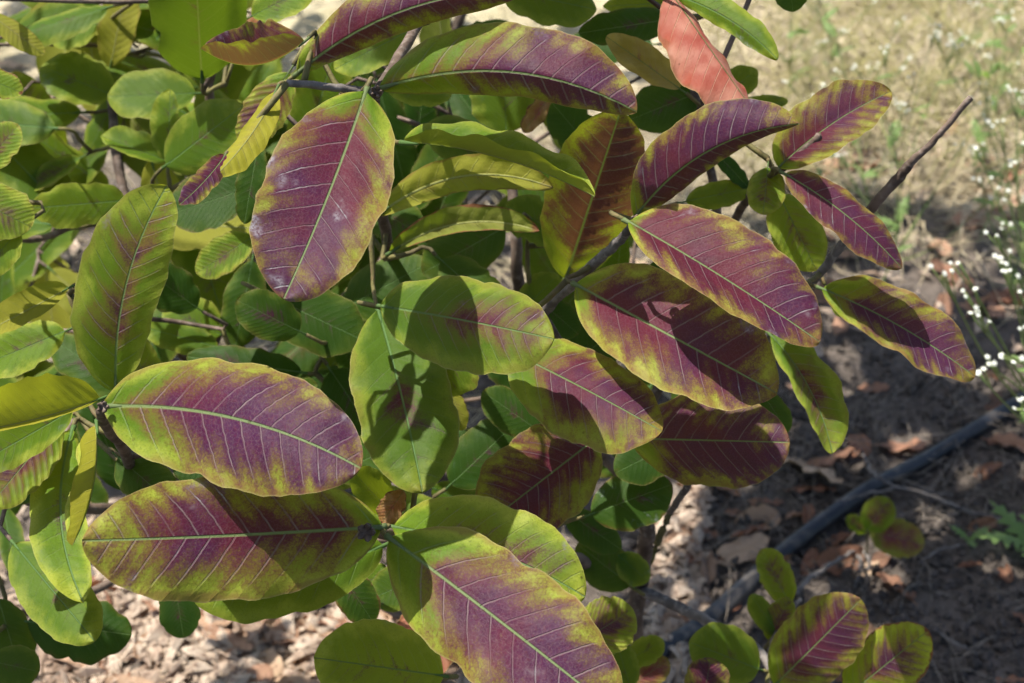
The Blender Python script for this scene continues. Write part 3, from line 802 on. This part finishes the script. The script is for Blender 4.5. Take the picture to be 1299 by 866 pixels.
# ------------------------------------------------------------------ FALLEN LEAVES
def dead_material():
    m, g, b = new_mat('dead_leaf')
    u, v, _ = g.uv('leaf'); s, t, _ = g.uv('metric')
    seed = g.attr('seed'); hue = g.attr('hue'); pale = g.attr('pale')
    P = g.vec(s, t, seed)
    n1 = g.noise(P, 5, 4); n2 = g.noise(P, 40, 3)
    col = g.mix(hue, (0.11, 0.050, 0.030), (0.22, 0.095, 0.055))
    col = g.mix(pale, col, (0.42, 0.31, 0.21))
    col = g.mix(g.ss(n1, 0.5, 0.75) * 0.6, col, (0.10, 0.055, 0.035))
    w = t.abs()
    fr = (((s - w * VA) * 11.0 + seed).fract() - 0.5).abs()
    vein = g.m('MAXIMUM', g.ss(fr, 0.03, 0.09, 1.0, 0.0) * 0.6, g.ss(w, 0.006, 0.016, 1.0, 0.0))
    col = g.mix(vein * 0.45, col, (0.40, 0.26, 0.15))
    col = g.mix(g.ss(n2, 0.5, 0.8) * 0.3, col, (0.35, 0.26, 0.20))
    setp(g, b, col, 0.72, 0.3, g.bump(n2 * 0.5 + vein + n1, 0.0015, 0.8))
    thin(g, b, g.mix(pale, (0.40, 0.14, 0.04), (0.6, 0.4, 0.18)), 0.18)
    return m
MDEAD = dead_material()
dead_protos = []
for k in range(10):
    L = 1.0
    x = np.linspace(0, 1, 12)
    bend = random.uniform(-.5, .6)
    Pm = np.stack([x - 0.5, 0.05 * np.sin(x * 3 + k), 0.10 + bend * 0.35 * (x - .5) ** 2 * 4 * 0.5], 1)
    Tm = np.gradient(Pm, axis=0); Tm /= np.linalg.norm(Tm, axis=1)[:, None]
    wd = random.uniform(.20, .32)
    th1 = random.uniform(-.2, 1.0); th2 = random.uniform(-.2, 1.0)
    SLv = np.tile(np.array([0, math.cos(th1), math.sin(th1)]) * wd, (12, 1)); SRv = np.tile(np.array([0, -math.cos(th2), math.sin(th2)]) * wd, (12, 1))
    V, F, uv = blade(Pm, Tm, SLv, SRv, L, k * .61, nu=16, nv=10, curl=random.uniform(-.4, .5), fold=.1, wave=.05, wavef=random.uniform(2, 4), petiole=0.12, nibble=random.choice([0, 0, .5]))
    V[:, 2] -= V[:, 2].min()
    o = mesh_obj('fallen_leaf', V, F, MDEAD, None, True, uv)
    dead_protos.append(o.data); bpy.data.objects.remove(o)
def fallen(p, L, rz, label, group=None, hue=None, pale=None, tilt=0.25, proto=None, lift=0.0, sy=1.0):
    o = bpy.data.objects.new('fallen_leaf', dead_protos[proto if proto is not None else random.randrange(10)])
    COL.objects.link(o)
    o.location = (float(p[0]), float(p[1]), float(hz(p[0], p[1])) + lift + 0.001)
    o.rotation_euler = (random.uniform(-tilt, tilt), random.uniform(-tilt, tilt), rz)
    o.scale = (L, L * sy, L)
    o['seed'] = random.uniform(0, 9); o['hue'] = random.random() if hue is None else hue; o['pale'] = random.random() * .4 if pale is None else pale
    return tag(o, label, 'dead leaf', group)
def gl(px, py): return gnd(px, py)
special = [
    ((1020, 605), .085, -0.75, 'yellowish curled fallen leaf pointing at the black hose', .6, .85),
    ((1144, 566), .060, 0.1, 'orange brown fallen leaf just above the black hose', .9, .12),
    ((1250, 594), .030, 0.5, 'small round reddish fallen leaf on bare dark soil', .6, .05),
    ((1284, 570), .055, -0.5, 'orange brown fallen leaf at the right edge of the picture', .95, .2),
    ((1108, 495), .034, 0.0, 'small brown fallen leaf lying alone above the hose', .8, .1),
    ((1030, 625), .050, 0.0, 'rusty brown fallen leaf under the yellowish curled one', .6, .0),
    ((940, 698), .060, 0.5, 'long pale yellow fallen leaf in the litter left of the hose', .6, .7),
    ((1066, 706), .055, 0.35, 'rusty fallen leaf leaning against the hose', .7, .05),
    ((1105, 718), .034, 0.9, 'pale cream fallen leaf in the sun patch right of the hose', .7, .95),
    ((1135, 745), .045, 2.3, 'narrow brown fallen leaf beside the pale cream one', .5, .1),
    ((1240, 285), .080, 0.3, 'large pinkish brown fallen leaf on the ground at upper right', .9, .3),
    ((1060, 590), .050, 0.6, 'brown fallen leaf under the tip of the hanging green leaf', .7, .1),
    ((1090, 570), .040, 1.4, 'upright rusty fallen leaf curl left of the hose', .8, .05),
    ((1245, 668), .03, 0.3, 'tiny brown fallen leaf near the green lobed seedling', .6, .1),
    ((960, 660), .05, 0.5, 'yellow brown fallen leaf in the litter near the stem', .6, .5),
    ((850, 780), .075, -0.6, 'broad tan fallen leaf beside the bottom of the hose', .9, .45),
]
for (pp, L, rz, lb, hue, pale) in special:
    fallen(gl(*pp), L, rz, lb, None, hue, pale, 0.15)
def scatter(nn, x0, x1, y0, y1, L0, L1, label, group, hue, pale, mind=0.0):
    for _ in range(nn):
        p = gl(random.uniform(x0, x1), random.uniform(y0, y1))
        fallen(p, random.uniform(L0, L1), random.uniform(0, 6.28), label, group, None if hue is None else min(1, max(0, random.gauss(*hue))), min(1, max(0, random.gauss(*pale))), 0.35, lift=random.uniform(0, .005))
scatter(80, 90, 560, 745, 900, .026, .055, 'curled tan fallen leaf in the sunlit litter below the shrub', 'sunlit fallen leaves below the shrub', (.75, .25), (.45, .25))
scatter(24, 820, 1000, 590, 800, .022, .045, 'brown fallen leaf in the litter pile at the shrub stem', 'fallen leaves around the stem', (.5, .3), (.15, .2))
scatter(26, 1000, 1320, 450, 880, .018, .036, 'small brown fallen leaf scattered on the dark soil', 'small fallen leaves on dark soil', (.5, .3), (.12, .15))
scatter(36, 930, 1330, 150, 430, .03, .06, 'dry fallen leaf on the straw beyond the shrub', 'fallen leaves beyond the shrub', (.8, .2), (.3, .2))
scatter(40, -20, 820, 60, 640, .04, .06, 'fallen leaf seen through gaps between the leaves', 'fallen leaves behind the shrub', (.6, .3), (.5, .3))

# ------------------------------------------------------------------ LITTER, STRAW, CRUMBS (uncountable)
def flat_mat(name, cols, rough=0.85, scale=30, tr=None):
    m, g, b = new_mat(name)
    p = g.pos(); n = g.noise(p, scale, 3, 0.6); n2 = g.noise(p, scale * 6, 2)
    c = g.mix(g.ss(n, 0.35, 0.65), cols[0], cols[1])
    c = g.mix(g.ss(n2, 0.5, 0.7), c, cols[2])
    setp(g, b, c, rough, 0.25)
    if tr: thin(g, b, tr, 0.25)
    return m
MCHIP = flat_mat('litter', [(0.25, 0.185, 0.14), (0.44, 0.365, 0.29), (0.11, 0.075, 0.057)], tr=(0.5, 0.3, 0.15))
MSTRAW = flat_mat('straw', [(0.38, 0.325, 0.21), (0.50, 0.445, 0.33), (0.27, 0.22, 0.14)], scale=14, tr=(0.6, 0.5, 0.25))
MSTRAWG = flat_mat('grey_straw', [(0.10, 0.083, 0.066), (0.20, 0.17, 0.14), (0.06, 0.05, 0.04)], scale=20)
MGRASS = flat_mat('dry_grass', [(0.34, 0.32, 0.14), (0.31, 0.30, 0.13), (0.46, 0.41, 0.24)], scale=5, tr=(0.6, 0.55, 0.2))
def chips(name, label, N, boxes, l0, l1, mat):
    V = []; F = []
    for i in range(N):
        x0, x1, y0, y1 = random.choice(boxes)
        p = gnd(random.uniform(x0, x1), random.uniform(y0, y1))
        L = l0 + (l1 * 1.5 - l0) * random.random() ** 2; w_ = L * random.uniform(.12, .6); a = random.uniform(0, 6.28)
        d = np.array([math.cos(a), math.sin(a), random.uniform(-.4, .4)]); s_ = np.array([-math.sin(a), math.cos(a), random.uniform(-.6, .6)])
        c = np.array([p[0], p[1], float(hz(p[0], p[1])) + 0.003 + random.random() * .006]); h_ = np.array([0, 0, L * random.uniform(-.1, .25)])
        k = len(V)
        V += [c - d * L / 2, c - s_ * w_ / 2 + h_, c + s_ * w_ / 2 + h_ * .5, c + d * L / 2, c + h_ * 1.4]
        F += [[k, k + 1, k + 4], [k + 1, k + 3, k + 4], [k + 3, k + 2, k + 4], [k + 2, k, k + 4]]
    return tag(mesh_obj(name, V, F, mat, None, False), label, 'litter', kind='stuff')
chips('leaf_litter', 'crumbled dry leaf bits and bark chips covering the soil', 3600,
      [(-40, 860, 640, 920), (60, 600, 740, 900), (60, 600, 740, 900), (820, 900, 590, 860), (-40, 1340, 150, 460)], .008, .028, MCHIP)
def strands(name, label, N, boxes, l0, l1, r, mat, rise=0.02, cat='straw', stand=0.0):
    V = []; F = []
    for i in range(N):
        x0, x1, y0, y1 = random.choice(boxes)
        p = gnd(random.uniform(x0, x1), random.uniform(y0, y1)); L = random.uniform(l0, l1); a = random.uniform(0, 6.28)
        d = np.array([math.cos(a), math.sin(a), 0]); b0 = np.array([p[0], p[1], float(hz(p[0], p[1])) + .002])
        bendv = np.array([-d[1], d[0], 0]) * L * random.uniform(-.25, .25)
        st = stand * random.uniform(.3, 1)
        pts = []
        for f_ in (0, .35, .7, 1):
            pts.append(b0 + d * L * f_ * (1 - .6 * st) + bendv * f_ * (1 - f_) * 2 + np.array([0, 0, 1]) * (st * L * (f_ - .25 * f_ * f_) + rise * random.random() * math.sin(f_ * 3.1)))
        tv, tf = tube(np.array(pts), [r, r * .9, r * .7, r * .25], 3, False)
        k = len(V); V += list(tv); F += [[q + k for q in f] for f in tf]
    return tag(mesh_obj(name, V, F, mat), label, cat, kind='stuff')
strands('dry_straw', 'thin grey straw and rootlets on the dark soil', 800, [(820, 1340, 380, 900), (900, 1340, 420, 700), (-20, 800, 600, 900)], .03, .11, .0007, MSTRAWG, .015)
strands('pale_straw', 'pale dry straw over the sunny ground', 4400, [(850, 1340, -30, 330), (850, 1340, -30, 250), (-20, 860, 0, 500), (1300, 1750, -30, 400)], .04, .14, .0011, MSTRAW, .03)
strands('dry_grass', 'yellowing sparse grass on the sunny ground beyond the shrub', 1500, [(880, 1360, -60, 240), (980, 1360, -60, 150)], .04, .13, .0009, MGRASS, .02, 'grass', .9)
MCRUMB = flat_mat('soil_crumb', [(0.045, 0.037, 0.032), (0.09, 0.074, 0.064), (0.022, 0.018, 0.016)], scale=60)
V = []; F = []
for i in range(3800):
    p = gnd(random.uniform(820, 1340), random.uniform(430, 900)); r = random.uniform(.0015, .0075) * random.uniform(.4, 1)
    c = np.array([p[0], p[1], float(hz(p[0], p[1])) + r * .4]); k = len(V)
    for dv in ((1, 0, 0), (-1, 0, 0), (0, 1, 0), (0, -1, 0), (0, 0, 1), (0, 0, -1)):
        V.append(c + np.array(dv) * r * random.uniform(.7, 1.3) + rng.normal(0, r * .2, 3))
    for a_, b_, c_ in ((0, 2, 4), (2, 1, 4), (1, 3, 4), (3, 0, 4), (2, 0, 5), (1, 2, 5), (3, 1, 5), (0, 3, 5)): F.append([k + a_, k + b_, k + c_])
tag(mesh_obj('soil_crumbs', V, F, MCRUMB, None, False), 'loose crumbs of dark soil', 'soil', kind='stuff')

# larger dead twigs on the ground, each one a thing
def dead_twig(pts, r, label, h=0.004):
    P = []
    for (px, py, z) in pts:
        p = gnd(px, py, z); p[2] = float(hz(p[0], p[1])) * (z < .01) + z + h; P.append(p)
    P = smooth_path(P, 26); P = P + rng.normal(0, .0008, P.shape)
    V, F = tube(P, r, 7)
    tag(mesh_obj('dead_twig', V, F, MBARKG), label, 'twig')
dead_twig([(1000, 762, .03), (1040, 728, .02), (1086, 694, .004)], [.0026, .0022, .0016], 'grey dead twig slanting up from the low shoot to the soil')
dead_twig([(1092, 575, .0), (1108, 605, .024), (1140, 622, .012), (1210, 625, .0)], [.0014, .0018, .0016, .001], 'pale dead twig crossing over the black hose')
dead_twig([(1060, 640, .024), (1150, 625, .02), (1230, 650, .004), (1320, 672, .0)], [.0012, .0016, .0016, .0014], 'long thin pale dead twig reaching the right edge')
dead_twig([(1165, 715, .0), (1190, 702, .004), (1225, 697, .0)], [.0012, .0015, .001], 'short crooked dead twig below the long thin one')
dead_twig([(1088, 700, .0), (1092, 720, .01), (1084, 742, .0)], [.0016, .0018, .0012], 'bleached looped root beside the pale cream leaf')
dead_twig([(1096, 694, .0), (1102, 716, .012), (1098, 742, .0)], [.0012, .0015, .001], 'second bleached root curl standing right of the looped one')
dead_twig([(1180, 800, .0), (1210, 822, .004), (1240, 838, .0)], [.001, .0013, .001], 'short dead twig on bare soil at bottom right')

# ------------------------------------------------------------------ SEEDLINGS AND WEEDS
def seedling_leaf(parent, kind, B, T, w, d, under=False, red=0.0, **ov):
    o = leaf(kind, B, T, w, w, d, d - 0.02, True, red=red, over=ov)
    LEAVES.pop(); o.parent = parent; o.location = -Vector(parent.location)
    return o
sp_ = gnd(1098, 712); seedl = empty('guava_seedling', sp_)
tag(seedl, 'tiny guava seedling with two reddish olive leaves beside the hose', 'seedling')
dsd = float((sp_ - CP) @ FW)
seedling_leaf(seedl, 'B', (1100, 672), (1128, 632), 20, dsd - .05, tone=.35)
seedling_leaf(seedl, 'B', (1104, 674), (1173, 690), 24, dsd - .05, red=.12, tone=.4)
seedling_leaf(seedl, 'B', (1100, 675), (1074, 655), 10, dsd - .04, tone=.35)
V, F = tube(smooth_path([sp_, at(1100, 690, dsd - .02), at(1101, 672, dsd - .05)], 8), [.0016, .0012, .001], 6)
o = mesh_obj('stem', V, F, MTWIG, seedl); o.location = -Vector(seedl.location)

m, g, b = new_mat('weed_green')
n = g.noise(g.pos(), 40, 3)
setp(g, b, g.mix(n, (0.07, 0.13, 0.03), (0.13, 0.19, 0.06)), 0.6, 0.3); thin(g, b, (0.25, 0.45, 0.06, 1), 0.3)
MWEED = m
m, g, b = new_mat('weed_petal'); setp(g, b, (0.72, 0.74, 0.66), 0.7, 0.2); thin(g, b, (0.8, 0.8, 0.7, 1), 0.3); MPETAL = m
m, g, b = new_mat('weed_stem'); n = g.noise(g.pos(), 30, 2)
setp(g, b, g.mix(n, (0.12, 0.19, 0.05), (0.24, 0.27, 0.10)), 0.6, 0.3); MSTEM = m
# flower head: five blunt ray lobes round a domed disc, over a green cup
def flower_mesh():
    mb = MB(); V = [np.array([0, 0, .55])]; F = []
    for k in range(10):
        a = k * math.pi / 5; V.append(np.array([math.cos(a) * .55, math.sin(a) * .55, .28]))
    for k in range(10): F.append([0, 1 + k, 1 + (k + 1) % 10])
    mb.add(np.array(V), F)
    for k in range(5):
        a = k * 2 * math.pi / 5 + .2; ca, sa = math.cos(a), math.sin(a); t = np.array([-sa, ca, 0]); r = np.array([ca, sa, 0])
        pts = [r * .45 - t * .22, r * .45 + t * .22, r * .85 + t * .34, r * 1.08 + t * .12, r * 1.08 - t * .12, r * .85 - t * .34, r * .8]
        zz = [.25, .25, .3, .2, .2, .3, .38]
        P = np.array(pts); P[:, 2] = zz
        mb.add(P, [[6, 0, 1], [6, 1, 2], [6, 2, 3], [6, 3, 4], [6, 4, 5], [6, 5, 0]])
    o = mb.build('flower', MPETAL); d = o.data; bpy.data.objects.remove(o); return d
FLOWER = flower_mesh()
def cup_mesh():
    V, F = tube(np.array([[0, 0, -.5], [0, 0, -.25], [0, 0, .05], [0, 0, .25]]), [.1, .45, .55, .48], 8)
    o = mesh_obj('sepal_cup', V, F, MWEED); d = o.data; bpy.data.objects.remove(o); return d
CUP = cup_mesh()
def lobed_leaf_mesh(nl=4):
    V = []; F = []
    mid = [(x, 0, .10 * math.sin(x * 3)) for x in np.linspace(0, 1, 2 * nl + 2)]
    L0 = len(V)
    out_l = []; out_r = []
    for i, (x, y, z) in enumerate(mid):
        f_ = i / (len(mid) - 1); w_ = (.26 if i % 2 else .07) * math.sin(math.pi * min(1, f_ * .85 + .12)) + .008
        out_l.append((x + (.10 if i % 2 else 0), w_, z - .3 * w_)); out_r.append((x + (.10 if i % 2 else 0), -w_, z - .3 * w_))
    V = mid + out_l + out_r; n = len(mid)
    for i in range(n - 1):
        F += [[i, i + 1, n + i + 1, n + i], [i + 1, i, 2 * n + i, 2 * n + i + 1]]
    o = mesh_obj('leaf', np.array(V), F, MWEED); d = o.data; bpy.data.objects.remove(o); return d
LOBED = lobed_leaf_mesh()
def child(name, me, parent, P, scale, rot):
    o = bpy.data.objects.new(name, me); COL.objects.link(o); o.parent = parent
    o.location = [float(a) for a in (np.array(P) - np.array(parent.location))]; o.scale = (scale,) * 3; o.rotation_euler = rot
    return o
def head(parent, P, r, d):
    q = Vector(list(d)).to_track_quat('Z', 'Y').to_euler()
    f_ = child('flower', FLOWER, parent, P, r, q)
    c_ = bpy.data.objects.new('sepal_cup', CUP); COL.objects.link(c_); c_.parent = f_
def weed(rootp, tips, label, group=None, r0=.0013, fr=.0028, leaves=5, fork=0.55):
    e = empty('flowering_weed', rootp); tag(e, label, 'weed', group)
    rootp = np.array(rootp, float); mb = MB()
    tips = [np.array(t, float) for t in tips]; ctr = np.mean(tips, axis=0)
    f0 = rootp * (1 - fork) + ctr * fork + rng.normal(0, .008, 3)
    path = smooth_path([rootp, rootp * .6 + f0 * .4 + rng.normal(0, .008, 3), f0], 12); mb.add(*tube(path, [r0, r0 * .8], 6))
    for t in tips:
        j = np.random.RandomState(int(abs(t[0]) * 1e4) % 9999).uniform(.55, 1.0); s_ = path[int(j * 11)]
        mid_ = (s_ + t) / 2 + rng.normal(0, .006, 3) - np.array([0, 0, .004])
        pp = smooth_path([s_, mid_, t], 9); mb.add(*tube(pp, [r0 * .7, r0 * .4], 5))
        nh = random.choice([2, 3, 4, 5])
        for h in range(nh):
            off = rng.normal(0, fr * 2.6, 3); off[2] = abs(off[2]) * .6
            hp_ = t + off; mb.add(*tube(smooth_path([pp[-2], hp_], 3), [r0 * .35], 4))
            head(e, hp_, fr * random.uniform(.75, 1.15), norm(np.array([random.uniform(-.5, .5), random.uniform(-.9, .1), .9])))
        if random.random() < .6: child('leaf', LOBED, e, pp[4], random.uniform(.018, .035), (random.uniform(-.5, .5), random.uniform(-.6, .2), random.uniform(0, 6.28)))
    for k in range(leaves):
        child('leaf', LOBED, e, path[random.randrange(1, 11)], random.uniform(.02, .04), (random.uniform(-.4, .4), random.uniform(-.7, .1), random.uniform(0, 6.28)))
    o = mb.build('stem', MSTEM, e); o.location = -Vector(e.location)
    return e
rt = gnd(1362, 640)
weed(rt, [at(1217, 332, 1.16), at(1226, 372, 1.14), at(1270, 330, 1.18), at(1252, 462, 1.12), at(1245, 480, 1.12), at(1284, 452, 1.12), at(1290, 520, 1.10), at(1276, 348, 1.16), at(1300, 380, 1.15), at(1236, 405, 1.13), at(1262, 300, 1.18), at(1195, 350, 1.16), at(1296, 430, 1.13)],
     'white flowered weed at the right edge in front of the hose', None, .0017, .0020, 6, .62)
rt2 = gnd(1330, 480)
weed(rt2, [at(1285, 210, 1.55), at(1262, 245, 1.55), at(1295, 260, 1.5), at(1270, 285, 1.5), at(1310, 200, 1.55), at(1240, 190, 1.6), at(1270, 160, 1.6), at(1290, 120, 1.6), at(1245, 225, 1.55)],
     'taller white flowered weed at the right edge, above the nearest one', None, .0015, .0020, 7, .6)
spots = [(1075, 250, .24), (1135, 255, .28), (1230, 150, .24), (1080, 130, .22), (1260, 90, .24), (1310, 150, .3), (1190, 40, .2),
         (1050, 20, .2), (1110, 320, .24), (1300, 330, .24), (1240, 240, .22), (1000, 60, .2)]
weed_labels = ['slender flowering weed left of the bare cut branch, near its middle', 'slender flowering weed directly behind the bare cut branch', 'slender flowering weed just right of the cut branch tip', 'slender flowering weed above the upper right purple leaf', 'slender flowering weed near the right edge, higher than the cut branch tip', 'tall flowering weed cropped by the right edge, level with the cut branch tip', 'short flowering weed at the top, second from the right corner', 'short flowering weed at the very top, straight above the upper right purple leaf', 'flowering weed behind the purple leaf under the cut branch', 'flowering weed at the right edge behind the nearest white flowered weed', 'flowering weed right of the cut branch, left of the taller edge weed', 'short flowering weed beside the green leaf tip at the top']
for wi, (px, py, h_) in enumerate(spots):
    p = gnd(px, py + 70)
    tips = [p + np.array([random.uniform(-.11, .11), random.uniform(-.08, .08), h_ * random.uniform(.55, 1.05)]) for _ in range(random.randint(5, 8))]
    weed(p, tips, weed_labels[wi], 'weeds beyond the shrub', .0011, .0019, 3)
# lobed green seedling at the right edge
p = gnd(1302, 702); e = empty('lobed_seedling', p); tag(e, 'bright green seedling with deeply lobed leaves at the right edge', 'seedling')
for rz, sc in ((3.4, .055), (2.2, .05), (4.4, .045), (0.5, .05), (1.3, .045)):
    child('leaf', LOBED, e, p + np.array([0, 0, .012]), sc, (0, -.35, rz))
V, F = tube(np.array([p, p + np.array([0, 0, .014])]), [.0016, .001], 6); o = mesh_obj('stem', V, F, MWEED, e); o.location = -Vector(e.location)
p = gnd(1228, 695); e = empty('small_sprout', p); tag(e, 'tiny two-leaved green sprout on the dark soil', 'seedling')
for rz in (0.4, 2.6, 4.6): child('leaf', LOBED, e, p + np.array([0, 0, .01]), .022, (0, -.4, rz))
V, F = tube(np.array([p, p + np.array([0, 0, .012])]), [.001, .0008], 6); o = mesh_obj('stem', V, F, MWEED, e); o.location = -Vector(e.location)
